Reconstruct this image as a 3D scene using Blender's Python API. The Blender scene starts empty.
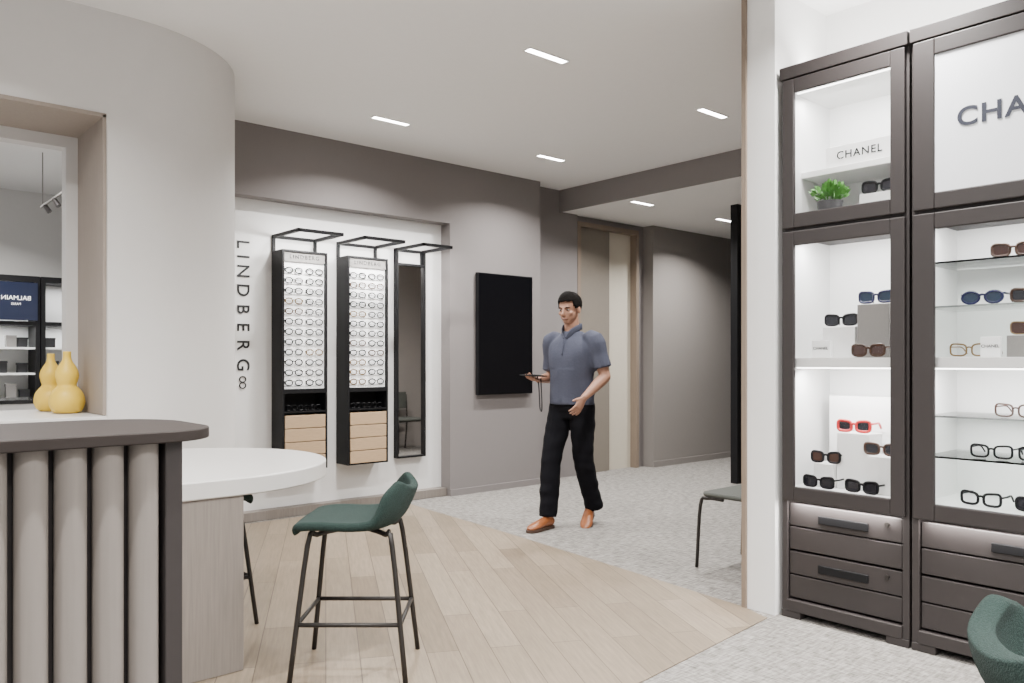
import bpy,bmesh,math,random
from mathutils import Vector,Matrix,noise
random.seed(3)
S=bpy.context.scene; COL=S.collection
V=Vector
# ---------------------------------------------------------------- materials
def mat(name,col,rough=.6,metal=0,var=0,scale=20,bump=0,bscale=60,emit=0,coat=0,sheen=0,stretch=None,spec=.5):
    m=bpy.data.materials.new(name); m.use_nodes=True
    nt=m.node_tree; b=nt.nodes['Principled BSDF']
    c=(*col,1)
    b.inputs['Base Color'].default_value=c; b.inputs['Roughness'].default_value=rough; b.inputs['Metallic'].default_value=metal
    b.inputs['Coat Weight'].default_value=coat; b.inputs['Sheen Weight'].default_value=sheen; b.inputs['Specular IOR Level'].default_value=spec
    tc=nt.nodes.new('ShaderNodeTexCoord'); mp=nt.nodes.new('ShaderNodeMapping')
    nt.links.new(tc.outputs['Object'],mp.inputs['Vector'])
    if stretch: mp.inputs['Scale'].default_value=stretch
    n=nt.nodes.new('ShaderNodeTexNoise'); n.inputs['Scale'].default_value=scale; n.inputs['Detail'].default_value=4
    nt.links.new(mp.outputs[0],n.inputs['Vector'])
    mx=nt.nodes.new('ShaderNodeMix'); mx.data_type='RGBA'
    v=var if var else .02
    mx.inputs[6].default_value=tuple(x*(1-v) for x in col)+(1,)
    mx.inputs[7].default_value=tuple(min(1,x*(1+v)) for x in col)+(1,)
    nt.links.new(n.outputs['Fac'],mx.inputs[0]); nt.links.new(mx.outputs[2],b.inputs['Base Color'])
    if bump:
        n2=nt.nodes.new('ShaderNodeTexNoise'); n2.inputs['Scale'].default_value=bscale; n2.inputs['Detail'].default_value=6
        nt.links.new(mp.outputs[0],n2.inputs['Vector'])
        bp=nt.nodes.new('ShaderNodeBump'); bp.inputs['Strength'].default_value=bump; bp.inputs['Distance'].default_value=.01
        nt.links.new(n2.outputs['Fac'],bp.inputs['Height']); nt.links.new(bp.outputs[0],b.inputs['Normal'])
    if emit:
        b.inputs['Emission Color'].default_value=c; b.inputs['Emission Strength'].default_value=emit
    return m
def glassmat(name,col=(1,1,1),tint=.0,refl=.25):
    m=bpy.data.materials.new(name); m.use_nodes=True; nt=m.node_tree; nt.nodes.clear()
    o=nt.nodes.new('ShaderNodeOutputMaterial'); t=nt.nodes.new('ShaderNodeBsdfTransparent'); g=nt.nodes.new('ShaderNodeBsdfGlossy')
    t.inputs[0].default_value=(*col,1); g.inputs['Roughness'].default_value=.03
    lw=nt.nodes.new('ShaderNodeLayerWeight'); lw.inputs['Blend'].default_value=refl
    mx=nt.nodes.new('ShaderNodeMixShader'); nt.links.new(lw.outputs['Fresnel'],mx.inputs[0]); nt.links.new(t.outputs[0],mx.inputs[1]); nt.links.new(g.outputs[0],mx.inputs[2])
    nt.links.new(mx.outputs[0],o.inputs[0]); return m
def plankmat():
    m=mat('oak_planks',(.5,.4,.3),.42,spec=.35); nt=m.node_tree; b=nt.nodes['Principled BSDF']
    tc=nt.nodes.new('ShaderNodeTexCoord'); mp=nt.nodes.new('ShaderNodeMapping'); mp.inputs['Rotation'].default_value=(0,0,math.radians(-62))
    nt.links.new(tc.outputs['Object'],mp.inputs[0])
    br=nt.nodes.new('ShaderNodeTexBrick'); br.inputs['Scale'].default_value=1; br.inputs['Brick Width'].default_value=1.3; br.inputs['Row Height'].default_value=.14
    br.inputs['Mortar Size'].default_value=.0022; br.inputs['Mortar Smooth'].default_value=.2; br.offset=.37; br.inputs['Bias'].default_value=0
    br.inputs['Color1'].default_value=(.165,.127,.088,1); br.inputs['Color2'].default_value=(.245,.196,.143,1); br.inputs['Mortar'].default_value=(.075,.055,.038,1)
    nt.links.new(mp.outputs[0],br.inputs[0])
    mp2=nt.nodes.new('ShaderNodeMapping'); mp2.inputs['Scale'].default_value=(2.5,34,1); nt.links.new(mp.outputs[0],mp2.inputs[0])
    n=nt.nodes.new('ShaderNodeTexNoise'); n.inputs['Scale'].default_value=2; n.inputs['Detail'].default_value=8; n.inputs['Roughness'].default_value=.65; nt.links.new(mp2.outputs[0],n.inputs[0])
    r=nt.nodes.new('ShaderNodeMapRange'); r.inputs['From Min'].default_value=.25; r.inputs['From Max'].default_value=.75; r.inputs['To Min'].default_value=.74; r.inputs['To Max'].default_value=1.24; nt.links.new(n.outputs['Fac'],r.inputs[0])
    mu=nt.nodes.new('ShaderNodeMix'); mu.data_type='RGBA'; mu.blend_type='MULTIPLY'; mu.inputs[0].default_value=1
    nt.links.new(br.outputs['Color'],mu.inputs[6]); nt.links.new(r.outputs[0],mu.inputs[7]); nt.links.new(mu.outputs[2],b.inputs['Base Color'])
    return m
def carpetmat():
    m=mat('woven_carpet',(.5,.48,.46),.97,0,.0,1,.8,180,spec=.1); nt=m.node_tree; b=nt.nodes['Principled BSDF']
    tc=nt.nodes.new('ShaderNodeTexCoord')
    vs=[]
    for sc in ((56,10,1),(10,56,1)):
        mp=nt.nodes.new('ShaderNodeMapping'); mp.inputs['Scale'].default_value=sc; nt.links.new(tc.outputs['Object'],mp.inputs[0])
        n=nt.nodes.new('ShaderNodeTexNoise'); n.inputs['Scale'].default_value=1.3; n.inputs['Detail'].default_value=5; n.inputs['Roughness'].default_value=.68; nt.links.new(mp.outputs[0],n.inputs[0]); vs.append(n)
    a=nt.nodes.new('ShaderNodeMath'); a.operation='ADD'; nt.links.new(vs[0].outputs['Fac'],a.inputs[0]); nt.links.new(vs[1].outputs['Fac'],a.inputs[1])
    r=nt.nodes.new('ShaderNodeValToRGB'); r.color_ramp.elements[0].position=.39; r.color_ramp.elements[1].position=.61
    r.color_ramp.elements[0].color=(.125,.116,.106,1); r.color_ramp.elements[1].color=(.36,.342,.318,1)
    h=nt.nodes.new('ShaderNodeMath'); h.operation='MULTIPLY'; h.inputs[1].default_value=.5
    nt.links.new(a.outputs[0],h.inputs[0]); nt.links.new(h.outputs[0],r.inputs[0]); nt.links.new(r.outputs[0],b.inputs['Base Color'])
    return m
M=dict(
 lightwall=mat('light_grey_paint',(.64,.625,.61),.8,bump=.03,bscale=200),
 grey=mat('mauve_grey_paint',(.200,.182,.178),.8,bump=.03,bscale=200),
 taupe=mat('taupe_paint',(.225,.205,.190),.8,bump=.03,bscale=200),
 reveal=mat('warm_wood_reveal',(.28,.235,.20),.6,0,.12,5,stretch=(20,20,1)),
 white=mat('white_paint',(.81,.805,.795),.6),
 ceil=mat('ceiling_paint',(.84,.835,.825),.85),
 panel=mat('white_panel',(.76,.755,.745),.5),
 dark=mat('dark_charcoal_taupe_lacquer',(.032,.027,.0265),.5,0,.06,spec=.35),
 darkwood=mat('dark_stained_top',(.028,.022,.020),.55,0,.25,6,stretch=(1,12,1),spec=.2),
 black=mat('black_metal',(.006,.006,.007),.55,spec=.2),
 blackglass=mat('black_screen',(.003,.003,.004),.15),
 flute=mat('taupe_flute',(.205,.183,.166),.6,0,.08,4,stretch=(30,30,1),spec=.3),
 tabletop=mat('cream_laminate',(.60,.585,.565),.35),
 pedwood=mat('washed_grey_wood',(.20,.175,.155),.6,0,.26,5,stretch=(24,24,1)),
 oak=mat('oak_veneer',(.44,.31,.19),.5,0,.25,5,stretch=(3,3,40)),
 frameoak=mat('taupe_oak_trim',(.22,.17,.13),.5,0,.12,5,stretch=(20,20,1)),
 green=mat('green_woven_fabric',(.021,.036,.032),.95,0,.7,200,.6,240,sheen=.03,spec=.1),
 metal=mat('dark_bronze_metal',(.025,.022,.020),.45,.4),
 cloth=mat('grey_green_upholstery',(.060,.064,.056),.9,0,.1,120,.3),
 yellow=mat('yellow_glaze',(.80,.54,.055),.45,0,.06,8,coat=.1),
 door=mat('beige_door',(.20,.175,.145),.6,0,.05),
 doorl=mat('pale_door',(.58,.53,.44),.5,0,.03),
 lit=mat('lit_acrylic',(1,1,.99),.5,emit=.55),
 slot=mat('light_slot',(1,.98,.94),.5,emit=30),
 led=mat('led_strip',(1,.98,.95),.5,emit=9),
 mirror=mat('mirror_silver',(.8,.79,.78),.02,1),
 glass=glassmat('clear_glass',(1,1,1),refl=.06),
 shelfglass=glassmat('shelf_glass',(.95,.97,.96),refl=.2),
 lensclear=glassmat('clear_lens',(.93,.93,.94),refl=.06),
 lensdark=mat('dark_lens',(.015,.015,.02),.15,coat=.4),
 lensblue=mat('blue_lens',(.015,.03,.06),.15,coat=.4),
 lensbrown=mat('brown_lens',(.05,.022,.015),.15,coat=.4),
 rimblack=mat('black_acetate',(.005,.005,.006),.5,spec=.2),
 rimred=mat('red_acetate',(.45,.008,.01),.3,coat=.2),
 rimtort=mat('tortoise_acetate',(.045,.018,.008),.35,0,.6,90,coat=.1),
 rimblue=mat('blue_acetate',(.009,.012,.055),.25,coat=.2),
 rimgold=mat('gold_metal',(.22,.14,.06),.4,.6),
 riser=mat('white_acrylic',(.80,.80,.79),.4),
 linen=mat('grey_linen',(.22,.21,.20),.8,0,.12,150),
 ink=mat('black_ink',(.006,.006,.008),.6),
 navyink=mat('navy_ink',(.007,.010,.026),.6),
 navy=mat('navy_screen',(.006,.010,.03),.3,emit=.3),
 sclera=mat('eye_white',(.35,.32,.30),.4),
 skin=mat('skin',(.34,.178,.118),.55,0,.06,20),
 hair=mat('black_hair',(.006,.005,.0045),.9,0,.3,150,.5,200,stretch=(1,.3,1),spec=.1),
 polo=mat('slate_blue_knit',(.060,.065,.093),.9,0,.14,150,.2,spec=.2),
 trouser=mat('black_cotton',(.004,.004,.006),.9,0,.15,40,spec=.15),
 shoe=mat('tan_leather',(.26,.085,.028),.4,0,.15,20),
 sole=mat('brown_rubber',(.06,.03,.018),.7),
 lip=mat('lip',(.20,.08,.06),.5),
 leaf=mat('green_leaf',(.085,.26,.045),.5,0,.5,60),
 pot=mat('grey_ceramic',(.09,.09,.095),.6),
 backwall=mat('reflected_room_wall',(.6,.59,.575),.8),
)
M['plank']=plankmat(); M['carpet']=carpetmat()
# ---------------------------------------------------------------- mesh helpers
def setmi(bm,n0,mi):
    bm.faces.ensure_lookup_table()
    for f in bm.faces[n0:]: f.material_index=mi
def bx(bm,lo,hi,mi=0):
    n0=len(bm.faces)
    lo=V(lo);hi=V(hi); c=(lo+hi)/2; s=hi-lo
    bmesh.ops.create_cube(bm,size=1,matrix=Matrix.Translation(c)@Matrix.Diagonal((*s,1)))
    setmi(bm,n0,mi)
def ell(bm,c,r,rot=None,mi=0,u=20,v=14):
    n0=len(bm.faces)
    m=Matrix.Translation(V(c))@(rot.to_4x4() if rot else Matrix.Identity(4))@Matrix.Diagonal((*r,1))
    bmesh.ops.create_uvsphere(bm,u_segments=u,v_segments=v,radius=1,matrix=m); setmi(bm,n0,mi)
def cat(pts,k):
    if k<=1: return [V(p) for p in pts]
    P=[V(p) for p in pts]; P=[P[0]*2-P[1]]+P+[P[-1]*2-P[-2]]; out=[]
    for i in range(1,len(P)-2):
        for j in range(k):
            t=j/k; a,b,c,d=P[i-1],P[i],P[i+1],P[i+2]
            out.append(.5*((2*b)+(c-a)*t+(2*a-5*b+4*c-d)*t*t+(3*b-a-3*c+d)*t**3))
    out.append(P[-2].copy()); return out
def loft(bm,pts,rad,n=14,ref=(1,0,0),k=4,mi=0,closed=False):
    n0=len(bm.faces)
    rad=[(r,r) if not hasattr(r,'__len__') else r for r in rad]
    P=cat(pts,k); R=[V((q.x,q.y)) for q in cat([V((r[0],r[1],0)) for r in rad],k)] if len(rad)>1 else [V(rad[0])]*len(P)
    N=len(P); rings=[]; ref=V(ref)
    for i,p in enumerate(P):
        if closed: t=P[(i+1)%N]-P[i-1]
        else: t=P[min(i+1,N-1)]-P[max(i-1,0)]
        t.normalize(); a=ref-ref.dot(t)*t
        if a.length<1e-3: a=V((0,0,1))-t.z*t
        if a.length<1e-3: a=V((0,1,0))
        a.normalize(); b=t.cross(a)
        rings.append([bm.verts.new(p+a*R[i][0]*math.cos(2*math.pi*j/n)+b*R[i][1]*math.sin(2*math.pi*j/n)) for j in range(n)])
    m=N if closed else N-1
    for i in range(m):
        A=rings[i];B=rings[(i+1)%N]
        for j in range(n): bm.faces.new((A[j],A[(j+1)%n],B[(j+1)%n],B[j]))
    if not closed:
        bm.faces.new(rings[0][::-1]); bm.faces.new(rings[-1])
    setmi(bm,n0,mi)
def tube(bm,pts,r,n=8,k=1,mi=0,ref=(.3,.5,.8)): loft(bm,pts,[r]*len(pts),n,ref,k,mi)
def prism(bm,poly,z0,z1,mi=0):
    n0=len(bm.faces)
    a=[bm.verts.new((x,y,z0)) for x,y in poly]; b=[bm.verts.new((x,y,z1)) for x,y in poly]; n=len(poly)
    for i in range(n): bm.faces.new((a[i],a[(i+1)%n],b[(i+1)%n],b[i]))
    bm.faces.new(a[::-1]); bm.faces.new(b); setmi(bm,n0,mi)
def spin(bm,prof,n=28,mi=0):
    n0=len(bm.faces); rings=[]
    for r,z in prof: rings.append([bm.verts.new((r*math.cos(2*math.pi*j/n),r*math.sin(2*math.pi*j/n),z)) for j in range(n)])
    for A,B in zip(rings,rings[1:]):
        for j in range(n): bm.faces.new((A[j],A[(j+1)%n],B[(j+1)%n],B[j]))
    bm.faces.new(rings[0][::-1]); bm.faces.new(rings[-1]); setmi(bm,n0,mi)
def mk(name,bm,mats,parent=None,smooth=False,bevel=0,loc=None,fix=True,**props):
    if fix: bmesh.ops.recalc_face_normals(bm,faces=bm.faces[:])
    me=bpy.data.meshes.new(name); bm.to_mesh(me); bm.free()
    for m in (mats if isinstance(mats,(list,tuple)) else [mats]): me.materials.append(M[m] if isinstance(m,str) else m)
    if smooth:
        for p in me.polygons: p.use_smooth=True
        if smooth=='auto': me.set_sharp_from_angle(angle=math.radians(35))
    o=bpy.data.objects.new(name,me); COL.objects.link(o)
    if parent: o.parent=parent
    if loc is not None: o.location=loc
    if bevel:
        b=o.modifiers.new('b','BEVEL'); b.width=bevel; b.segments=2; b.limit_method='ANGLE'; b.harden_normals=False
    for k,v in props.items(): o[k]=v
    return o
def thing(name,label,cat_,loc=(0,0,0),rz=0,group=None):
    o=bpy.data.objects.new(name,None); COL.objects.link(o); o.location=loc; o.rotation_euler=(0,0,rz); o.empty_display_size=.1
    o['label']=label;o['category']=cat_
    if group:o['group']=group
    return o
def B(): return bmesh.new()
def boxes(name,lst,mats,parent=None,**k):
    bm=B()
    for t in lst: bx(bm,*t)
    return mk(name,bm,mats,parent,**k)
def copytree(o,loc,rz=None,parent=None,**props):
    c=o.copy(); COL.objects.link(c)
    if parent is None:
        c.location=loc
        if rz is not None: c.rotation_euler=(0,0,rz)
        for k,v in props.items(): c[k]=v
    else: c.parent=parent
    for ch in list(o.children):
        copytree(ch,None,parent=c)
    return c
def bake(o):
    dg=bpy.context.evaluated_depsgraph_get(); dg.update()
    me=bpy.data.meshes.new_from_object(o.evaluated_get(dg)); o.modifiers.clear(); o.data=me
def remesh(o,vox,it=4,disp=0):
    mats=[m for m in o.data.materials]
    r=o.modifiers.new('r','REMESH'); r.mode='VOXEL'; r.voxel_size=vox; r.use_smooth_shade=True
    s=o.modifiers.new('s','SMOOTH'); s.iterations=it; s.factor=.5
    bake(o); o.data.materials.clear()
    for m in mats: o.data.materials.append(m)
    for p in o.data.polygons: p.use_smooth=True; p.material_index=0
def text(name,s,size,org,tx,ty,mt,parent=None,ext=.002,space=1,align='LEFT',bold=0,wide=1,**props):
    cu=bpy.data.curves.new(name,'FONT'); cu.body=s; cu.size=size; cu.extrude=ext; cu.space_character=space; cu.align_x=align; cu.align_y='CENTER'; cu.offset=bold
    o=bpy.data.objects.new(name,cu); COL.objects.link(o)
    dg=bpy.context.evaluated_depsgraph_get(); dg.update()
    me=bpy.data.meshes.new_from_object(o.evaluated_get(dg)); bpy.data.objects.remove(o)
    tx=V(tx);ty=V(ty);tz=tx.cross(ty)
    m=Matrix((tx*wide,ty,tz)).transposed().to_4x4(); m.translation=V(org); me.transform(m)
    me.materials.clear(); me.materials.append(M[mt])
    o=bpy.data.objects.new(name,me); COL.objects.link(o)
    if parent:o.parent=parent
    for k,v in props.items(): o[k]=v
    return o
K=dict(kind='structure')
# ---------------------------------------------------------------- room shell
ZC=3.10
boxes('floor',[((-3.5,-4,-.1),(10.5,10.2,0))],'carpet',**K)
bm=B(); prism(bm,[(-3.5,2.02),(2.45,2.02),(3.5,2.12),(3.57,2.30),(3.70,3.41),(3.82,4.52),(3.95,5.98),(-3.5,5.98)],0.0005,.004); mk('floor.001',bm,'plank',**K)
boxes('ceiling',[((-3.5,-4,ZC),(6.08,10.2,ZC+.1)),((6.07,2.2,2.87),(10.5,6.4,ZC+.1))],'ceil',**K)
boxes('trim_6',[((6.05,2.29,2.865),(6.075,6.16,ZC))],'grey',**K)
boxes('wall_back',[((1.9,5.99,2.54),(4.46,6.3,ZC)),((4.46,5.99,0),(5.61,6.3,ZC))],'grey',**K)
boxes('wall_recess',[((2.12,6.13,0),(4.46,6.3,2.54))],'panel',**K)
boxes('baseboard_recess',[((2.12,6.03,0.004),(4.45,6.13,.075))],'pedwood',**K)
boxes('baseboard_back',[((4.46,5.975,0),(5.61,5.99,.06))],'grey',**K)
boxes('wall_doorway',[((5.61,6.16,0),(6.33,6.5,ZC)),((6.33,6.2,2.80),(7.36,6.5,2.87)),((7.36,6.2,0),(7.5,6.5,2.87))],'grey',**K)
boxes('wall_corridor',[((7.5,6.05,0),(10.5,6.5,2.87))],'taupe',**K)
boxes('baseboard_corridor',[((7.49,6.035,0),(10.5,6.05,.07))],'taupe',**K)
boxes('trim_1',[((6.33,6.15,0),(6.375,6.29,2.80)),((7.315,6.15,0),(7.36,6.29,2.80)),((6.375,6.15,2.75),(7.315,6.29,2.80))],'frameoak',**K)
boxes('door_1',[((6.375,6.205,0),(6.90,6.24,2.75))],'door',**K)
boxes('door_2',[((6.86,6.245,0),(7.315,6.28,2.75))],'doorl',**K)
boxes('wall_sliding',[((7.13,4.66,0),(10.0,4.74,2.87))],'black',**K)
boxes('wall_far',[((10.5,2.2,0),(10.6,6.5,ZC))],'taupe',**K)
boxes('wall_partition',[((3.57,2.12,0),(10.5,2.275,ZC))],'white',**K)
boxes('wall_partition_side',[((3.60,2.275,0),(10.5,2.29,ZC))],'taupe',**K)
boxes('trim_2',[((3.555,2.275,0),(3.60,2.30,ZC))],'frameoak',**K)
boxes('wall_right',[((4.08,-4,0),(4.2,2.12,ZC))],'white',**K)
boxes('wall_entrance',[((-3.5,-4.1,0),(-1.5,-4,ZC)),((.6,-4.1,0),(4.2,-4,ZC)),((-1.5,-4.1,2.5),(.6,-4,ZC))],'grey',**K)
R=.85; XC=2.1255; Y0=4.58
prof=[(1.153,Y0),(XC-R,Y0)]+[(XC-R+R*math.sin(t*math.pi/40),Y0+R-R*math.cos(t*math.pi/40)) for t in range(1,21)]+[(XC,6.3),(1.85,6.3),(1.85,5.3),(1.153,5.3)]
bm=B(); prism(bm,prof,0,ZC); bx(bm,(-3.5,Y0,2.55),(1.153,5.3,ZC)); bx(bm,(-3.5,Y0,0),(1.153,5.3,.93))
mk('wall_left',bm,'lightwall',smooth='auto',**K)
boxes('trim_3',[((1.08,5.1,.97),(1.142,5.2,2.54)),((-3.5,5.1,2.47),(1.08,5.2,2.54))],'lightwall',**K)
boxes('trim_4',[((1.141,4.572,.97),(1.158,5.3,2.55)),((-3.5,4.572,2.535),(1.158,5.3,2.556))],'reveal',**K)
boxes('trim_5',[((-3.5,4.48,.93),(1.138,5.4,.97))],'tabletop',bevel=.004,**K)
boxes('wall_reflected_room',[((-3.5,10,0),(2.5,10.1,ZC)),((2.3,6.3,0),(2.4,10,ZC))],'backwall',**K)  # walls of the modelled room that replaces a mirror's reflection
# ---------------------------------------------------------------- ceiling lights
def clight(x,y,z,power,first=[None]):
    if first[0] is None:
        r=thing('ceiling_light','slim rectangular recessed white ceiling light, switched on','ceiling light',(x,y,z),group='recessed ceiling lights')
        bx2=B(); 
        for a in (((-.165,-.033,-.006),(-.155,.033,0)),((.155,-.033,-.006),(.165,.033,0)),((-.155,-.033,-.006),(.155,-.025,0)),((-.155,.025,-.006),(.155,.033,0))): bx(bx2,*a)
        mk('trim_ring',bx2,'white',r); bm=B(); bx(bm,(-.155,-.025,-.004),(.155,.025,.0),0); mk('diffuser',bm,'slot',r); first[0]=r
    else:
        copytree(first[0],(x,y,z))
    L=bpy.data.lights.new('downlight','AREA'); L.shape='RECTANGLE'; L.size=.28; L.size_y=.05; L.energy=power; L.color=(1,.975,.945); L.spread=math.radians(140)
    o=bpy.data.objects.new('downlight',L); COL.objects.link(o); o.location=(x,y,z-.02)
for x in (-1.6,.2,1.75,3.33,5.03):
    for y in (-2.2,-.3,1.5,3.5,5.23):  # rows outside the view are added for fill, shaped like the seen fixtures
        if y>2 and x<1.9 : 
            if y>4.5 : continue
            if x>0.9: continue
        if x>4.1 and y<2.2: continue
        clight(x,y,ZC,56)
clight(6.36,5.27,2.87,34); clight(7.83,5.28,2.87,54); clight(8.6,3.6,2.87,14)
for x,y in ((.9,7),(.9,8.6)): clight(x,y,ZC,80)
L=bpy.data.lights.new('wall_fill_lamp','AREA'); L.shape='RECTANGLE'; L.size=.08; L.size_y=3.0; L.energy=34; L.color=(1,.98,.95)  # added lamp, unseen above the cabinets, brightens the white wall
o=bpy.data.objects.new('wall_fill_lamp',L); COL.objects.link(o); o.location=(3.86,.6,2.74); o.rotation_euler=(0,math.radians(180),0)
# ---------------------------------------------------------------- eyeglasses
def outline(cx,hw,hh,p=2.6,n=18,cat_=0,z0=0):
    o=[]
    for i in range(n):
        t=2*math.pi*i/n; c,s=math.cos(t),math.sin(t)
        x=hw*abs(c)**(2/p)*(1 if c>=0 else -1); z=hh*abs(s)**(2/p)*(1 if s>=0 else -1)
        sg=1 if cx>0 else -1
        if z>0: z+=cat_*hh*max(0,sg*x/hw)*(.6)
        o.append(V((cx+x,0,z+z0)))
    return o
def glasses_parts(rim,lens,hw=.028,hh=.0205,rr=.0042,p=3.2,cat_=.35,name='sunglasses',label='',loc=(0,0,0),rz=0,group=None):
    r=thing(name,label,'glasses',loc,rz,group)
    cx=hw+.009
    bm=B()
    for s in (-1,1):
        o=outline(s*cx,hw,hh,p,cat_=cat_); loft(bm,o,[(rr,rr*1.2)]*len(o),6,(0,1,0),1,closed=True)
    tube(bm,[(-.011,0,hh*.35),(0,-.001,hh*.5),(.011,0,hh*.35)],rr*1.1,6,3)
    mk('frame',bm,rim,r,smooth=True)
    for s in (-1,1):
        bm=B(); o=outline(s*cx,hw,hh,p,cat_=cat_); a=[bm.verts.new(v) for v in o]; bm.faces.new(a); mk('lens',bm,lens,r)
        bm=B(); xx=s*(cx+hw+.001)
        tube(bm,[(xx,0,hh*.55),(xx+s*.002,.05,hh*.55),(xx-s*.002,.10,hh*.5),(xx-s*.006,.135,-hh*.6)],rr*.9,6,3); mk('temple',bm,rim,r,smooth=True)
    r.scale=(1.2,1.0,1.2)
    return r
def optical_mesh(rim,rr=.0044):
    bm=B()
    for s in (-1,1):
        o=outline(s*.036,.026,.020,2.4,14); loft(bm,o,[(.005,rr)]*14,4,(0,1,0),1,closed=True)
        a=[bm.verts.new(v) for v in outline(s*.036,.026,.020,2.4,14)]; n0=len(bm.faces); bm.faces.new(a); setmi(bm,n0,1)
        tube(bm,[(s*.063,0,.01),(s*.066,.06,.01),(s*.064,.12,-.008)],.0024,4)
    tube(bm,[(-.011,0,.006),(0,-.001,.009),(.011,0,.006)],.0034,4)
    me=bpy.data.meshes.new('eyeglasses'); bm.to_mesh(me); bm.free(); me.materials.append(M[rim]); me.materials.append(M['lensclear']); return me
OM=[optical_mesh(r) for r in ('rimblack','rimtort','rimgold')]
# ---------------------------------------------------------------- wall display units
UW=.39; NR=12; PT=.0815
def display_unit(x0,first=False):
    r=thing('display_unit','black wall display rack with lit white panel and oak drawers','display rack',(x0,6.125,.0),group='black wall display racks')
    D=.2; b0=.385
    boxes('frame',[((0,-D,b0),(.016,0,2.14)),((UW-.016,-D,b0),(UW,0,2.14)),((.016,-.02,b0),(UW-.016,0,2.14)),((.016,-D,1.0),(UW-.016,-.02,1.035)),((.016,-D,2.125),(UW-.016,-.02,2.14)),((.016,-D,b0),(UW-.016,-.02,b0+.012)),((.016,-D,.845),(UW-.016,-.02,.857))],'black',r)
    boxes('light_panel',[((.016,-.17,1.035),(UW-.016,-.155,2.05))],'lit',r)
    boxes('header',[((.016,-.185,2.05),(UW-.016,-.155,2.125))],'linen',r)
    text('lettering','LINDBERG',.045,(UW/2,-.187,2.088),(1,0,0),(0,0,1),'ink',r,.001,1.3,'CENTER')
    bm=B()
    for i in range(NR): bx(bm,(.03,-.174,1.054+i*PT),(UW-.03,-.170,1.057+i*PT))
    mk('glasses_rail',bm,'linen',r)
    for i in range(4):
        z=b0+.014+i*.108
        boxes('drawer',[((.020,-D-.004,z),(UW-.020,-.03,z+.101))],'oak',r,bevel=.002)
    awning(r)
    return r
def awning(r,w=UW):
    a=.0125; z=2.26; L=.47
    bm=B()
    for x in (a,w-a):
        bx(bm,(x-a,-L,z-a),(x+a,0,z+a))
        bx(bm,(x-a,-.02,2.14),(x+a,0,z))
    bx(bm,(0,-L,z-a),(w,-L+2*a,z+a)); bx(bm,(0,-.022,z-a),(w,0,z+a))
    mk('canopy_frame',bm,'black',r)
    boxes('lamp',[((.03,-L+2*a,z-.006),(w-.03,-L+2*a+.004,z+.006))],'led',r)
xs=(2.775,3.355)
u1=display_unit(xs[0]); u2=copytree(u1,(xs[1],6.125,0))
for x,ww in ((xs[0],UW),(xs[1],UW),(3.93,.31)):
    L=bpy.data.lights.new('canopy_lamp','AREA'); L.shape='RECTANGLE'; L.size=.3; L.size_y=.02; L.energy=9; L.color=(1,.985,.96)
    o=bpy.data.objects.new('canopy_lamp',L); COL.objects.link(o); o.location=(x+ww/2,6.125-.43,2.235); o.rotation_euler=(math.radians(35),0,0)
for x0 in xs:
    for i in range(NR):
        for j in range(2):
            me=OM[0 if random.random()<.8 else random.choice((1,2))]
            o=bpy.data.objects.new('eyeglasses',me); COL.objects.link(o)
            o.scale=(1.16,.05,1.08); o.location=(x0+.106+j*.178,6.125-.180,1.057+i*PT+.027)
            o['label']='slim optical eyeglasses with clear lenses on the lit rack'; o['category']='glasses'; o['group']='eyeglasses on the lit racks'
    for j in range(3):
        o=bpy.data.objects.new('eyeglasses',OM[0]); COL.objects.link(o); o.location=(x0+.09+.105*j,6.125-.17,.857+.026); o.scale=(.7,.9,1)
        o['label']='dark optical eyeglasses lying above the oak drawers'; o['category']='glasses'; o['group']='eyeglasses above the drawers'
r=thing('wall_mirror','tall narrow mirror in a black frame with canopy lamp','mirror',(3.93,6.125,0))
w=.31
boxes('frame',[((0,-.06,.385),(.014,0,2.26)),((w-.014,-.06,.385),(w,0,2.26)),((.014,-.06,.385),(w-.014,0,.40)),((.014,-.02,.40),(w-.014,0,2.14)),((.014,-.06,2.12),(w-.014,0,2.14))],'black',r)
boxes('mirror_glass',[((.014,-.03,.40),(w-.014,-.021,2.12))],'mirror',r)
awning(r,w)
r=thing('wall_lettering','tall black vertical lettering on the white display wall','lettering',(2.537,6.127,1.7))
for ch,py in zip('LINDBERG',(244,256.5,271,290,309,327,345,365)):
    text('letter',ch,.142,(0,0,1.25+(362-py)*.00785-1.7),(0,0,-1),(1,0,0),'ink',r,.003,1,'CENTER',bold=.001)
r=thing('wall_emblem','small black double-ring emblem below the lettering','emblem',(2.537,6.126,1.09))
for z in (.024,-.024):
    bm=B(); o=[V((.025*math.cos(t*math.pi/10),0,z+.022*math.sin(t*math.pi/10))) for t in range(20)]; loft(bm,o,[.005]*20,6,(0,1,0),1,closed=True)
    mk('ring',bm,'ink',r)
r=thing('television','black portrait wall-mounted screen, switched off','television',(5.105,5.985,1.52))
boxes('bezel',[((-.352,-.045,-.585),(.352,-.006,.585)),((-.2,-.006,-.3),(.2,.0049,.3))],'black',r,bevel=.003)
boxes('screen',[((-.343,-.048,-.576),(.343,-.044,.576))],'blackglass',r)
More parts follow.
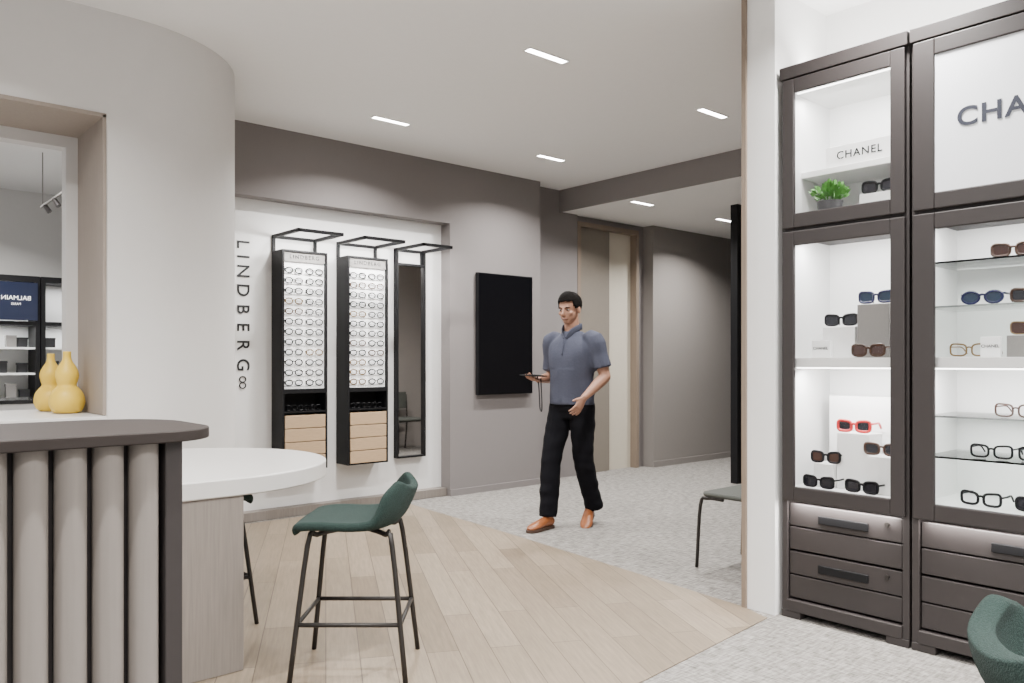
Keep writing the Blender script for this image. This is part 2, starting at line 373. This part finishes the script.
# ---------------------------------------------------------------- reception desk
r=thing('reception_desk','reception desk with fluted taupe front and dark wood top','desk',(0,1.93,0))
def rrect(x0,y0,x1,y1,rad):
    out=[]
    for cx,cy,a0,rr in ((x1-rad[0],y0+rad[0],-90,rad[0]),(x1-rad[1],y1-rad[1],0,rad[1]),(x0+rad[2],y1-rad[2],90,rad[2]),(x0+rad[3],y0+rad[3],180,rad[3])):
        for i in range(9):
            a=math.radians(a0+i*90/8); out.append((cx+rr*math.cos(a),cy+rr*math.sin(a)))
    return out
DT=1.093; DU=DT-.026
bm=B(); prism(bm,rrect(-1.4,-.06,.74,.46,(.15,.2,.02,.02)),DU,DT); mk('countertop',bm,'darkwood',r,bevel=.003,smooth='auto')
bm=B()
for i in range(26):
    x=.566-i*.0745
    loft(bm,[(x,.0,.06),(x,0,DU)],[(.0320,.036)]*2,28,(1,0,0),1)
mk('fluted_front',bm,'flute',r,smooth='auto')
boxes('body',[((-1.36,.022,0),(.61,.42,DU))],'dark',r)
boxes('end_post',[((.606,-.028,0),(.645,.44,DU))],'dark',r,bevel=.003)
# ---------------------------------------------------------------- table
r=thing('round_end_table','high cream table with rounded end and washed wood base','table',(1.28,3.79,0))
poly=[(.65*math.cos(math.radians(a)),.65*math.sin(math.radians(a))) for a in range(-90,91,5)]+[(-.8,.65),(-.8,-.65)]
bm=B(); prism(bm,poly,.712,.785); mk('tabletop',bm,'tabletop',r,bevel=.006,smooth='auto')
boxes('table_base',[((-.62,-.64,0.004),(.03,-.38,.712))],'pedwood',r,bevel=.004)
# ---------------------------------------------------------------- stools
def shell(bm,prof,halfw,wrap,n=14,thick=.03):
    P=cat([V((0,p[0],p[1])) for p in prof],4); W=[q.x for q in cat([V((h,0,0)) for h in halfw],4)]; G=[q.x for q in cat([V((h,0,0)) for h in wrap],4)]
    rows=[]
    for p,w,g in zip(P,W,G):
        row=[]
        for j in range(n+1):
            u=-1+2*j/n
            row.append(bm.verts.new((u*w,p.y+g*abs(u)**2.5,p.z+.5*g*abs(u)**2.5+.012*abs(u)**3)))
        rows.append(row)
    for a,b in zip(rows,rows[1:]):
        for j in range(n): bm.faces.new((a[j],a[j+1],b[j+1],b[j]))
def stool_obj(loc,rz,low=False):
    r=thing('counter_stool','counter stool with dark green velvet bucket seat and slim bronze legs','stool',loc,rz,group='green velvet counter stools')
    bk=[(-.18,.615),(-.215,.64),(-.235,.655)] if low else [(-.18,.625),(-.215,.685),(-.24,.745)]
    bm=B(); shell(bm,[(.215,.575),(.205,.592),(.12,.598),(-.02,.590),(-.12,.594)]+bk,[.15,.19,.215,.22,.22,.215,.20,.14],[-.02,-.01,0,.01,.03,.06,.07,.05] if not low else [-.02,-.01,0,.01,.02,.02,.02,.02])
    o=mk('seat',bm,'green',r,smooth=True)
    s=o.modifiers.new('s','SOLIDIFY'); s.thickness=.036; s.offset=-.3
    s=o.modifiers.new('u','SUBSURF'); s.levels=1; s.render_levels=2
    for sx in (-1,1):
        for sy in (-1,1):
            bm=B(); tube(bm,[(sx*.05,sy*.06,.572),(sx*.12,sy*.135,.564),(sx*.148,sy*.165,.53),(sx*.195,sy*.225,.0)],.0105,8,4); mk('leg',bm,'metal',r,smooth=True)
    bm=B(); z=.225
    c=[(-.1755,-.2,z),(.1755,-.2,z),(.1755,.2,z),(-.1755,.2,z)]
    for i in range(4): tube(bm,[c[i],c[(i+1)%4]],.009,8)
    mk('footrest',bm,'metal',r,smooth=True)
    return r
rz=math.atan2(.6574,-.7536)-math.pi/2
stool_obj((1.678,2.889,.004),rz)
stool_obj((1.36,3.86,.004),rz+math.pi+math.radians(42),True)['label']='dark green counter stool tucked under the cream table'
# ---------------------------------------------------------------- side chairs
r=thing('side_chair','side chair with grey padded seat and slim dark metal frame','chair',(4.30,2.66,0),group='grey side chairs')
bm=B(); prism(bm,rrect(-.24,-.22,.24,.26,(.06,.06,.06,.06)),.435,.462); mk('seat',bm,'cloth',r,bevel=.010,smooth='auto')
bm=B(); prism(bm,rrect(-.22,-.265,.22,-.235,(.012,)*4),.58,.82); mk('backrest',bm,'cloth',r,bevel=.01,smooth='auto')
for sx in (-1,1):
    bm=B(); tube(bm,[(sx*.245,.275,0),(sx*.235,.255,.38),(sx*.228,.21,.425),(sx*.225,.1,.427)],.011,8,4); mk('leg',bm,'metal',r,smooth=True)
    bm=B(); tube(bm,[(sx*.24,-.30,0),(sx*.225,-.23,.40),(sx*.225,-.25,.78)],.011,8,4); mk('leg',bm,'metal',r,smooth=True)
for yy in (.22,-.2):
    bm=B(); tube(bm,[(-.225,yy,.426),(.225,yy,.426)],.009); mk('crossbar',bm,'metal',r,smooth=True)
copytree(r,(6.25,2.68,0))
# ---------------------------------------------------------------- green armchair
r=thing('armchair','dark green velvet tub armchair beside the display cabinets','chair',(2.19,.40,0),math.radians(214))
bm=B(); shell(bm,[(.27,.42),(.25,.45),(.1,.46),(-.1,.455),(-.22,.465),(-.28,.50),(-.31,.56),(-.32,.610)],[.2,.25,.27,.28,.28,.29,.28,.22],[-.03,0,.02,.06,.12,.15,.13,.09])
o=mk('seat',bm,'green',r,smooth=True); s=o.modifiers.new('s','SOLIDIFY'); s.thickness=.06; s.offset=-.2; s=o.modifiers.new('u','SUBSURF'); s.levels=1; s.render_levels=2
for sx in (-1,1):
    for sy in (-1,1):
        bm=B(); tube(bm,[(sx*.15,sy*.15,.43),(sx*.24,sy*.26,0)],.012); mk('leg',bm,'metal',r,smooth=True)
# ---------------------------------------------------------------- vases
def vase(loc,label,s=1):
    bm=B(); p=[(.050,0),(.072,.012),(.087,.045),(.088,.075),(.078,.11),(.057,.138),(.047,.152),(.051,.17),(.058,.20),(.055,.23),(.040,.262),(.026,.285),(.020,.31),(.020,.335),(.015,.335),(.014,.30)]
    pr=[(q.x,q.y) for q in cat([V((a,b,0)) for a,b in p],3)]
    spin(bm,pr); o=mk('vase',bm,'yellow',loc=loc,smooth=True,label=label,category='vase',group='yellow gourd vases'); o.scale=(s,s,s)
vase((1.043,4.90,.97),'glossy yellow gourd-shaped vase standing on the white ledge')
vase((1.02,5.18,.97),'smaller yellow gourd-shaped vase standing in for the mirror reflection of the front vase',.97)  # second vase modelled in place of the first one's reflection
# ---------------------------------------------------------------- room modelled to stand in for a mirror reflection
def shelfunit(x0,x1,lab):
    r=thing('shelving_unit',lab,'shelving',(x0,9.3,0),group='dark shelving seen in the mirror reflection'); w=x1-x0
    boxes('frame',[((0,0,0),(.04,.4,2.12)),((w-.04,0,0),(w,.4,2.12)),((.04,0,2.06),(w-.04,.4,2.12)),((.04,0,0),(w-.04,.4,.6)),((.04,0,1.62),(w-.04,.4,1.66))],'black',r)
    boxes('back_panel',[((.04,.38,.6),(w-.04,.4,2.06))],'riser',r)
    for z in (.85,1.12,1.38): boxes('shelf',[((.04,.02,z),(w-.04,.38,z+.02))],'riser',r)
    return r
shelfunit(1.0,1.735,'black shelving unit with small screen and boxes on shelves'); shelfunit(1.745,2.28,'black open shelving unit with white shelves')
shelfunit(.25,.99,'black open shelving unit with white shelves')
for x in (.62,1.37,2.0):
    for z in (1.605,2.04):
        L=bpy.data.lights.new('shelf_lamp','AREA'); L.shape='RECTANGLE'; L.size=.5; L.size_y=.04; L.energy=5
        o=bpy.data.objects.new('shelf_lamp',L); COL.objects.link(o); o.location=(x,9.42,z)
r=thing('monitor','small dark navy screen with white lettering','screen',(1.52,9.30,1.87))
boxes('screen',[((-.19,-.02,-.2),(.19,.0,.18))],'navy',r)
text('lettering','BALMAIN',.062,(0,-.023,.02),(-1,0,0),(0,0,1),'lit',r,.001,1.02,'CENTER'); text('lettering.001','PARIS',.034,(0,-.023,-.04),(-1,0,0),(0,0,1),'lit',r,.001,1.02,'CENTER')
for i,(x,z,h,c) in enumerate([(1.3,.871,.12,'ink'),(1.5,.871,.16,'linen'),(1.42,1.141,.12,'ink'),(1.6,1.141,.1,'ink'),(1.5,1.401,.12,'linen'),(1.6,1.401,.1,'ink'),(1.88,1.141,.12,'ink'),(1.85,1.401,.1,'ink'),(1.92,.871,.12,'linen'),(1.32,1.401,.1,'ink'),(1.62,.871,.1,'ink')]):
    bm=B(); bx(bm,(-.045,-.04,0),(.045,.04,h*.8)); bx(bm,(-.048,-.043,h*.8),(.048,.043,h))
    mk('gift_box',bm,c,loc=(x,9.45,z),bevel=.002,label='small display box on a shelf in the mirror reflection',category='box',group='boxes on the far shelves')
bm=B(); r=thing('track_light','thin ceiling track with small spotlights','track light',(1.52,7.6,ZC))
bx(bm,(-.008,-.5,-.48),(.008,.5,-.465)); bx(bm,(-.004,-.45,-.47),(.004,-.442,0)); bx(bm,(-.004,.442,-.47),(.004,.45,0)); mk('track',bm,'linen',r)
for y in (-.35,0,.35):
    bm=B(); loft(bm,[(0,y,-.48),(.03,y-.03,-.54)],[.018,.022],12); mk('spotlight',bm,'dark',r,smooth='auto')
r=thing('display_counter','white display counter with dark top in the mirror reflection','counter',(1.3,7.6,0))
boxes('body',[((-.6,-.3,0),(.5,.3,.92))],'white',r); boxes('countertop',[((-.62,-.32,.92),(.52,.32,.95))],'blackglass',r)
# ---------------------------------------------------------------- display cabinets
M['signlit']=mat('white_sign',(.76,.78,.82),.4,emit=.15)
M['blockglow']=mat('white_glow_block',(.85,.85,.84),.4,emit=.35)  # glow put into the white material of the cards and sign block
def cabinet(yc,w,label,fr,panel=False):
    r=thing('display_cabinet',label,'display cabinet',(3.6,yc,0),group='dark bronze display cabinets'); h=w/2; D=.44
    b=[((.0,-h,.035),(D,-h+.03,2.64)),((.0,h-.03,.035),(D,h,2.64)),((-.01,-h+.03,.035),(D,h-.03,.09)),((.0,-h+.03,.575),(D,h-.03,.63)),((0,-h+.03,1.86),(D,h-.03,1.93)),((0,-h+.03,2.58),(D,h-.03,2.64)),((D-.02,-h+.03,.09),(D,h-.03,2.58)),((-.025,-h,2.63),(D,h,2.69)),((.08,-h+.03,.0),(D-.02,h-.03,.035))]
    for sy in (-1,1):
        b.append(((-.005,sy*(h-.05)-.05,0.0),(.06,sy*(h-.05)+.05,.035)))
    boxes('body',b,'dark',r,bevel=.003)
    li=[((D-.03,-h+.03,.63),(D-.02,h-.03,1.86)),((.03,-h+.03,.63),(D-.03,-h+.036,1.86)),((.03,h-.036,.63),(D-.03,h-.03,1.86)),((.03,-h+.036,.63),(D-.03,h-.036,.64)),
        ((D-.03,-h+.03,1.93),(D-.02,h-.03,2.58)),((.03,-h+.03,1.93),(D-.03,-h+.036,2.58)),((.03,h-.036,1.93),(D-.03,h-.03,2.58)),((.03,-h+.036,1.93),(D-.03,h-.036,1.94)),((.03,-h+.036,2.574),(D-.03,h-.036,2.58))]
    boxes('lining',li,'riser',r)
    def door(z0,z1,solid=False):
        dr=boxes('door',[((-.022,-h+.012,z0),(0,-h+fr,z1)),((-.022,h-fr,z0),(0,h-.012,z1)),((-.022,-h+fr,z0),(0,h-fr,z0+.07)),((-.022,-h+fr,z1-.07),(0,h-fr,z1))],'dark',r,bevel=.005)
        if solid: boxes('sign_panel',[((-.014,-h+fr,z0+.07),(-.006,h-fr,z1-.07))],M['signlit'],dr)
        else: boxes('pane',[((-.012,-h+fr,z0+.07),(-.008,h-fr,z1-.07))],'glass',dr)
        return dr
    d1=door(.575,1.885); d2=door(1.9,2.625,panel)
    boxes('shelf',[((.02,-h+.036,1.225),(D-.03,h-.036,1.27))],'riser',r,bevel=.002)
    if not panel: boxes('shelf',[((.12,-h+.036,2.165),(D-.03,h-.036,2.195))],'riser',r,bevel=.002)
    for z in (1.855,1.224)+(() if panel else (2.572,)):
        boxes('light_strip',[((.035,-h+.06,z-.006),(.050,h-.06,z))],'led',r)
        L=bpy.data.lights.new('strip_lamp','AREA'); L.shape='RECTANGLE'; L.size=.05; L.size_y=w-.16; L.energy=8 if z>1.3 else 8.5; L.color=(1,.99,.98)
        o=bpy.data.objects.new('strip_lamp',L); COL.objects.link(o); o.location=(3.6+.1,yc,z-.015); o.rotation_euler=(0,math.radians(-15),0)
    L=bpy.data.lights.new('drawer_lamp','AREA'); L.shape='RECTANGLE'; L.size=.015; L.size_y=w-.12; L.energy=5.5; L.color=(1,.96,.92)
    o=bpy.data.objects.new('drawer_lamp',L); COL.objects.link(o); o.location=(3.6-.010,yc,.571); o.rotation_euler=(0,math.radians(-12),0)
    for i,(z0,z1) in enumerate(((.10,.325),(.335,.56))):
        dr=boxes('drawer',[((.012,-h+.035,z0),(0.04,h-.035,(z0+z1)/2-.003)),((.012,-h+.035,(z0+z1)/2+.003),(.04,h-.035,z1))],'dark',r,bevel=.004)
        zz=(z0+z1)/2+.03
        boxes('handle',[((.004,-.12,zz),(.014,.12,zz+.038))],'black',dr,bevel=.003)
        bm=B(); loft(bm,[(.002,-h+.1,z1-.035),(.014,-h+.1,z1-.035)],[.010,.010],12,(0,1,0),1); mk('lock',bm,'metal',dr,smooth='auto')
    return r
c1=cabinet(1.795,.61,'tall dark bronze glazed display cabinet with two lit compartments',.075)
c2=cabinet(1.05,.86,'tall dark bronze display cabinet with sign panel and lit shelves',.10,True)
text('lettering','CHANEL',.108,(-.016,0.0,2.262),(0,-1,0),(0,0,1),'navyink',c2,.001,1.12,'CENTER',.0022,1.08)
for z in (1.68,1.49,1.02,.845):
    boxes('glass_shelf',[((.04,-.39,z-.008),(.40,.39,z))],'shelfglass',c2)
def riser(lo,hi,m,label,name='display_block'):
    lo=V(lo);hi=V(hi); c=V(((lo.x+hi.x)/2,(lo.y+hi.y)/2,lo.z)); 
    return boxes(name,[(lo-c,hi-c)],m,bevel=.002,loc=c,label=label,category='display block')
riser((3.70,1.62,1.2705),(3.86,1.77,1.52),'linen','grey linen display block on the cabinet shelf')
riser((3.72,1.79,1.2705),(3.84,1.95,1.42),'riser','white display block on the cabinet shelf')
b=riser((3.66,1.885,1.2705),(3.69,1.975,1.355),'blockglow','small white brand card on the cabinet shelf','brand_card'); text('lettering','CHANEL',.020,(-.0165,0,.045),(0,-1,0),(0,0,1),'ink',b,.0005,1,'CENTER',.0003)
riser((3.88,1.62,.6405),(3.97,2.0,1.08),'riser','tall white display board at the cabinet back')
riser((3.72,1.72,.6405),(3.85,1.88,.91),'riser','white stepped display block holding red glasses')
riser((3.68,1.60,.6405),(3.82,1.715,.815),'riser','white display block holding glasses')
riser((3.695,1.885,.6405),(3.83,1.985,.755),'riser','low white display block holding glasses')
b=riser((3.73,1.61,2.1955),(3.76,1.94,2.295),'blockglow','long white brand sign block on the upper shelf','brand_sign'); text('lettering','CHANEL',.052,(-.0165,0,.050),(0,-1,0),(0,0,1),'ink',b,.0005,1.15,'CENTER',.0006)
riser((3.70,1.60,1.9405),(3.83,1.76,2.035),'riser','white display block beside the plant')
b=riser((3.68,1.16,1.2705),(3.70,1.235,1.355),'blockglow','small white brand card on the cabinet shelf','brand_card'); text('lettering','CHANEL',.018,(-.0115,0,.045),(0,-1,0),(0,0,1),'ink',b,.0005,1,'CENTER',.0003)
riser((3.72,.98,1.2705),(3.86,1.15,1.36),'linen','grey linen display block on the cabinet shelf')
HP=-math.pi/2
def G(y,z,rim,lens,lab,x=3.70,**k):
    rr=k.get('rr',.0042); hh=.0205
    base=round(z-.027,3)
    return glasses_parts(rim,lens,loc=(x,y,base+(hh+rr)*1.2+.0015),rz=HP+random.uniform(-.12,.12),label=lab,**k)
G(1.69,1.548,'rimblue','lensblue','dark blue sunglasses on the grey linen block',x=3.72)
G(1.863,1.448,'rimblack','lensdark','black sunglasses on the white block',x=3.73)
G(1.685,1.299,'rimtort','lensbrown','tortoiseshell sunglasses on the cabinet shelf',x=3.63)
G(1.80,.939,'rimred','lensdark','red sunglasses on the white stepped block',x=3.73,rr=.0052)
G(1.655,.844,'rimtort','lensdark','tortoiseshell sunglasses on the white block')
G(1.925,.784,'rimblack','lensbrown','black sunglasses with brown lenses on the low block',x=3.70,hw=.024)
G(1.93,.669,'rimblack','lensdark','black sunglasses on the cabinet floor',x=3.64)
G(1.72,.669,'rimblack','lensdark','chunky black sunglasses on the cabinet floor',x=3.64,rr=.0048)
G(1.68,2.064,'rimblack','lensdark','black sunglasses beside the small plant',x=3.73)
G(1.12,1.708,'rimtort','lensbrown','tortoiseshell sunglasses on the glass shelf')
G(1.235,1.518,'rimblue','lensblue','round sunglasses with blue lenses on the glass shelf',p=2,cat_=0)
G(1.05,1.518,'rimtort','lensdark','tortoiseshell sunglasses on the glass shelf')
G(1.285,1.299,'rimgold','lensclear','thin metal eyeglasses on the cabinet shelf',name='eyeglasses',rr=.0028)
G(1.06,1.388,'rimgold','lensbrown','metal sunglasses on the linen block',x=3.735,rr=.002)
G(1.11,1.048,'rimtort','lensclear','clear-lens eyeglasses on the glass shelf',name='eyeglasses',rr=.003)
G(1.20,.873,'rimblack','lensclear','black eyeglasses on the glass shelf',name='eyeglasses',rr=.0034)
G(1.02,.873,'rimblack','lensclear','black eyeglasses on the glass shelf',name='eyeglasses',rr=.0034)
G(1.24,.669,'rimblack','lensclear','black cat-eye eyeglasses on the cabinet floor',name='eyeglasses',cat_=.5)
G(1.03,.669,'rimblack','lensdark','black sunglasses on the cabinet floor')
r=thing('potted_plant','small leafy green plant in a grey pot','plant',(3.685,1.895,1.9405)); r.scale=(1.25,1.25,1.25)
bm=B(); spin(bm,[(.034,0),(.042,.005),(.048,.065),(.045,.065),(.04,.045)],20); mk('pot',bm,'pot',r,smooth='auto')
bm=B()
for i in range(190):
    a=random.uniform(0,6.28); e=random.uniform(.1,1.5); rr=random.uniform(.03,.078)
    c=V((math.cos(a)*math.cos(e)*rr,math.sin(a)*math.cos(e)*rr,.076+math.sin(e)*rr*.85)); c.x=max(c.x,-.06); d=V((math.cos(a)*math.cos(e),math.sin(a)*math.cos(e),math.sin(e))); s=d.cross(V((random.uniform(-1,1),random.uniform(-1,1),.3))).normalized()*.009
    v=[bm.verts.new(p) for p in (c-d*.012,c+s,c+d*.014,c-s)]; bm.faces.new(v)
for i in range(14):
    a=i*.45; tube(bm,[(0,0,.04),(math.cos(a)*.03,math.sin(a)*.03,.09)],.0015,4)
mk('foliage',bm,'leaf',r,fix=False)
# ---------------------------------------------------------------- person
F=V((-.98,-.20)); P0=(4.37,4.31,.0)
pr=thing('person','walking person, slate polo, black trousers, tan shoes, holding a tablet','person',P0,math.atan2(F.y,F.x)-math.pi/2)
def hand(bm,w,d,n,s,curl,thumb=.5):
    w=V(w);d=V(d).normalized(); n=V(n);n=(n-n.dot(d)*d).normalized(); s0=d.cross(n); s=s0 if s0.dot(V(s))>0 else -s0
    loft(bm,[w-d*.01,w+d*.03,w+d*.065,w+d*.092],[(.026,.02),(.036,.016),(.042,.015),(.040,.012)],12,s,2)
    for off,L in ((.032,.070),(.0108,.079),(-.0108,.073),(-.032,.057)):
        p=w+d*.086+s*off; dd=(d+s*off*2.5).normalized(); pts=[p]; 
        for kk,f in enumerate((.44,.32,.24)):
            ang=curl*(.7 if kk==0 else 1); q=Matrix.Rotation(ang,3,dd.cross(n)); dd=(q@dd).normalized(); p=p+dd*L*f; pts.append(p)
        loft(bm,pts,[.0088,.0085,.0078,.006],8,s,2)
    p=w+d*.022+s*.026; dd=(d*.65+s*.65+n*thumb).normalized(); a=p+dd*.035; b=a+(dd+d*.5+n*thumb*.6).normalized()*.03
    loft(bm,[p-dd*.012,p,a,b],[.013,.0125,.0105,.008],8,n,2)
bm=B()
loft(bm,[(0,0,.88),(0,0,1.0),(0,.005,1.15),(0,.0,1.30),(0,-.005,1.41),(0,-.012,1.47)],[(.15,.10),(.14,.095),(.14,.095),(.16,.105),(.15,.085),(.07,.06)],18)
loft(bm,[(0,-.015,1.42),(0,.0,1.50),(0,.012,1.58),(0,.015,1.63)],[.064,.058,.056,.055],14)
hr=Matrix.Rotation(math.radians(2),3,'Z')@Matrix.Rotation(math.radians(-14),3,'X')
HB=V((0,.015,1.592))
def hp(x,y,z): return hr@V((x,y,z-1.6))+HB
ell(bm,hp(0,-.005,1.688),(.075,.094,.092),hr); ell(bm,hp(0,.03,1.635),(.062,.068,.08),hr); ell(bm,hp(0,.055,1.583),(.036,.032,.024),hr)
ell(bm,hp(0,.04,1.60),(.05,.05,.03),hr); ell(bm,hp(0,.082,1.690),(.045,.012,.010),hr)
loft(bm,[hp(0,.088,1.682),hp(0,.106,1.655),hp(0,.114,1.643),hp(0,.098,1.634)],[.009,.012,.014,.012],10)
for s in (-1,1):
    ell(bm,hp(s*.077,-.005,1.655),(.009,.018,.031),hr); ell(bm,hp(s*.042,.068,1.645),(.018,.02,.018),hr)
ell(bm,hp(0,.093,1.606),(.022,.008,.007),hr)
SR,ER,WR=V((.190,-.01,1.42)),V((.245,-.08,1.13)),V((.20,.165,1.115))
SL,EL,WL=V((-.190,-.01,1.42)),V((-.275,-.03,1.14)),V((-.205,.16,.985))
for a,b,c in ((SR,ER,WR),(SL,EL,WL)):
    loft(bm,[a*.85+V((0,0,.2)),a,(a+b)/2,b],[.05,.055,.048,.042],12,(0,1,0),3)
    ell(bm,b,(.042,.042,.042)); loft(bm,[b,b.lerp(c,.3),b.lerp(c,.75),c],[.042,.043,.032,.027],12,(0,0,1),3)
dR=V((-.12,1,.06)); hand(bm,WR,dR,(-.15,0,1),(1,0,0),.32,.75)
dL=V((.22,.5,-.8)); hand(bm,WL,dL,(1,-.25,.1),(0,1,.4),.38,.25)
HR,KR,AR=V((.09,0,.92)),V((.10,.135,.505)),V((.085,.20,.10))
HL,KL,AL=V((-.09,0,.92)),V((-.10,-.005,.50)),V((-.09,-.17,.13))
for a,b,c in ((HR,KR,AR),(HL,KL,AL)): loft(bm,[a,a.lerp(b,.5),b,b.lerp(c,.35),c],[.085,.075,.054,.052,.036],12,(1,0,0),3)
body=mk('body',bm,'skin',pr); remesh(body,.0052,3)
for s in (-1,1):
    bm=B(); ell(bm,hp(s*.031,.082,1.672),(.012,.009,.0055),hr,u=12,v=8); ell(bm,hp(s*.031,.0895,1.672),(.0055,.003,.005),hr,mi=1,u=10,v=6); mk('eye',bm,['sclera','ink'],pr,smooth=True)
    bm=B(); loft(bm,[hp(s*.014,.096,1.688),hp(s*.034,.094,1.694),hp(s*.052,.080,1.688)],[.0035,.004,.002],6); mk('eyebrow',bm,'hair',pr,smooth=True)
bm=B(); loft(bm,[hp(-.022,.092,1.607),hp(0,.101,1.608),hp(.022,.092,1.607)],[.002,.0045,.002],8,(0,0,1)); mk('mouth',bm,'lip',pr,smooth=True)
bm=B(); ell(bm,hp(0,-.012,1.700),(.086,.105,.094),hr,u=48,v=34)
hi=hr.inverted(); dl=[]
for v in bm.verts:
    q=hi@(v.co-HB); z=q.z+1.6
    lim=1.722 if q.y>.06 else (1.69 if q.y>.04 else (1.668 if q.y>-.02 else 1.618))
    if z<lim: dl.append(v)
    else:
        if q.y>.0 and z>1.72: v.co+=V((0,.006,.010))
        v.co+=V([random.uniform(-.002,.002) for _ in range(3)])
bmesh.ops.delete(bm,geom=dl,context='VERTS')
h=mk('hair',bm,'hair',pr,smooth=True); s=h.modifiers.new('s','SOLIDIFY'); s.thickness=.014; s.offset=-1
bm=B()
loft(bm,[(0,.0,.925),(0,.0,1.0),(0,.006,1.12),(0,.003,1.28),(0,-.003,1.38),(0,-.010,1.445),(0,-.012,1.485)],[(.190,.140),(.184,.136),(.180,.130),(.198,.138),(.188,.118),(.12,.085),(.074,.070)],24)
for a,b in ((SR,ER),(SL,EL)):
    e=a.lerp(b,.78); loft(bm,[V((a.x*.6,a.y,1.41)),a+V((0,0,-.005)),a.lerp(b,.45),e],[.055,.075,.070,.072],14,(0,1,0),3)
po=mk('polo_shirt',bm,'polo',pr); remesh(po,.008,8)
for v in po.data.vertices:
    c=v.co; k=noise.noise(V((c.x*6+c.z*5,c.y*6,c.z*8)))*.008*(1.5 if c.z<1.2 else .5); v.co+=v.normal*k
bm=B()
for s in (-1,1):
    pts=[V((s*.012,.098,1.425)),V((s*.045,.070,1.475)),V((s*.072,.0,1.515)),V((s*.045,-.065,1.525)),V((0,-.085,1.528))]
    loft(bm,pts,[(.016,.004),(.026,.005),(.024,.005),(.022,.005),(.022,.005)],8,(0,.2,1),4)
mk('collar',bm,'polo',pr,smooth=True)
bm=B()
tube(bm,[(0,.112,1.425),(0,.131,1.36),(0,.139,1.30)],.005,6,3); mk('placket',bm,'polo',pr,smooth=True)
bm=B(); loft(bm,[(0,0,.82),(0,0,.90),(0,0,.975)],[(.15,.11),(.17,.122),(.162,.118)],20)
for a,b,c in ((HR,KR,AR),(HL,KL,AL)):
    ce=b.lerp(c,1.03)
    loft(bm,[a+V((0,0,.02)),a.lerp(b,.35),b.lerp(a,.08),b.lerp(c,.4),ce],[(.09,.10),.095,.080,.076,.068],16,(1,0,0),4)
tr=mk('trousers',bm,'trouser',pr); remesh(tr,.008,5)
for v in tr.data.vertices:
    c=v.co; v.co+=v.normal*noise.noise(V((c.x*8,c.y*8,c.z*16)))*.009
def shoe(ball,pitch,yaw):
    Mx=Matrix.Translation(V(ball))@Matrix.Rotation(yaw,4,'Z')@Matrix.Rotation(-pitch,4,'X')
    bm=B(); loft(bm,[(0,-.185,.045),(0,-.17,.05),(0,-.12,.055),(0,-.05,.047),(0,.02,.036),(0,.07,.030),(0,.095,.026)],[(.022,.02),(.034,.035),(.036,.042),(.042,.034),(.047,.026),(.036,.018),(.015,.008)],16,(1,0,0),3)
    loft(bm,[(0,-.14,.05),(0,-.14,.10)],[(.036,.045),(.034,.042)],16,(1,0,0),2)
    bmesh.ops.transform(bm,matrix=Mx,verts=bm.verts); s=mk('shoe',bm,'shoe',pr,smooth='auto')
    bm=B(); pts=[(.0,-.192),(.028,-.18),(.036,-.14),(.034,-.07),(.047,.0),(.045,.045),(.028,.09),(0,.105)]
    prism(bm,pts+[(-x,y) for x,y in pts[-2:0:-1]],0,.02); bmesh.ops.transform(bm,matrix=Mx,verts=bm.verts); mk('sole',bm,'sole',s,bevel=.003)
shoe((.09,.34,.002),0,math.radians(-4)); shoe((-.10,-.055,.002),math.radians(20),math.radians(22))
d=dR.normalized()
tp=Matrix.Translation(V(P0))@Matrix.Rotation(math.atan2(F.y,F.x)-math.pi/2,4,'Z')
c=WR+d*.125+V((-.03,0,.026))
t=thing('tablet_computer','slim dark tablet held in the walking person\'s hand','tablet',tp@c,math.atan2(F.y,F.x)-math.pi/2+.1)
boxes('case',[((-.065,-.10,-.004),(.065,.10,.004))],'black',t,bevel=.003); boxes('screen',[((-.06,-.093,.004),(.06,.093,.0046))],'blackglass',t)
t.rotation_euler[0]=.06
bm=B(); tube(bm,[c+V((.03,-.09,-.004)),c+V((.035,-.12,-.10)),c+V((.02,-.11,-.24)),c+V((-.01,-.09,-.27)),c+V((-.02,-.08,-.2)),c+V((-.01,-.08,-.02))],.005,6,4)
mk('wrist_strap',bm,'ink',pr,smooth=True)
# ---------------------------------------------------------------- world & camera
w=bpy.data.worlds.new('World'); S.world=w; w.use_nodes=True
w.node_tree.nodes['Background'].inputs[0].default_value=(.97,.98,1,1); w.node_tree.nodes['Background'].inputs[1].default_value=.95
cam=bpy.data.cameras.new('Camera'); co=bpy.data.objects.new('Camera',cam); COL.objects.link(co); S.camera=co
cam.sensor_width=36; cam.lens=36*800/1024; cam.shift_y=(362-341.5)/1024; cam.clip_start=.05
co.location=(0,0,1.25); co.rotation_euler=(math.radians(90),0,math.radians(48.9-90))
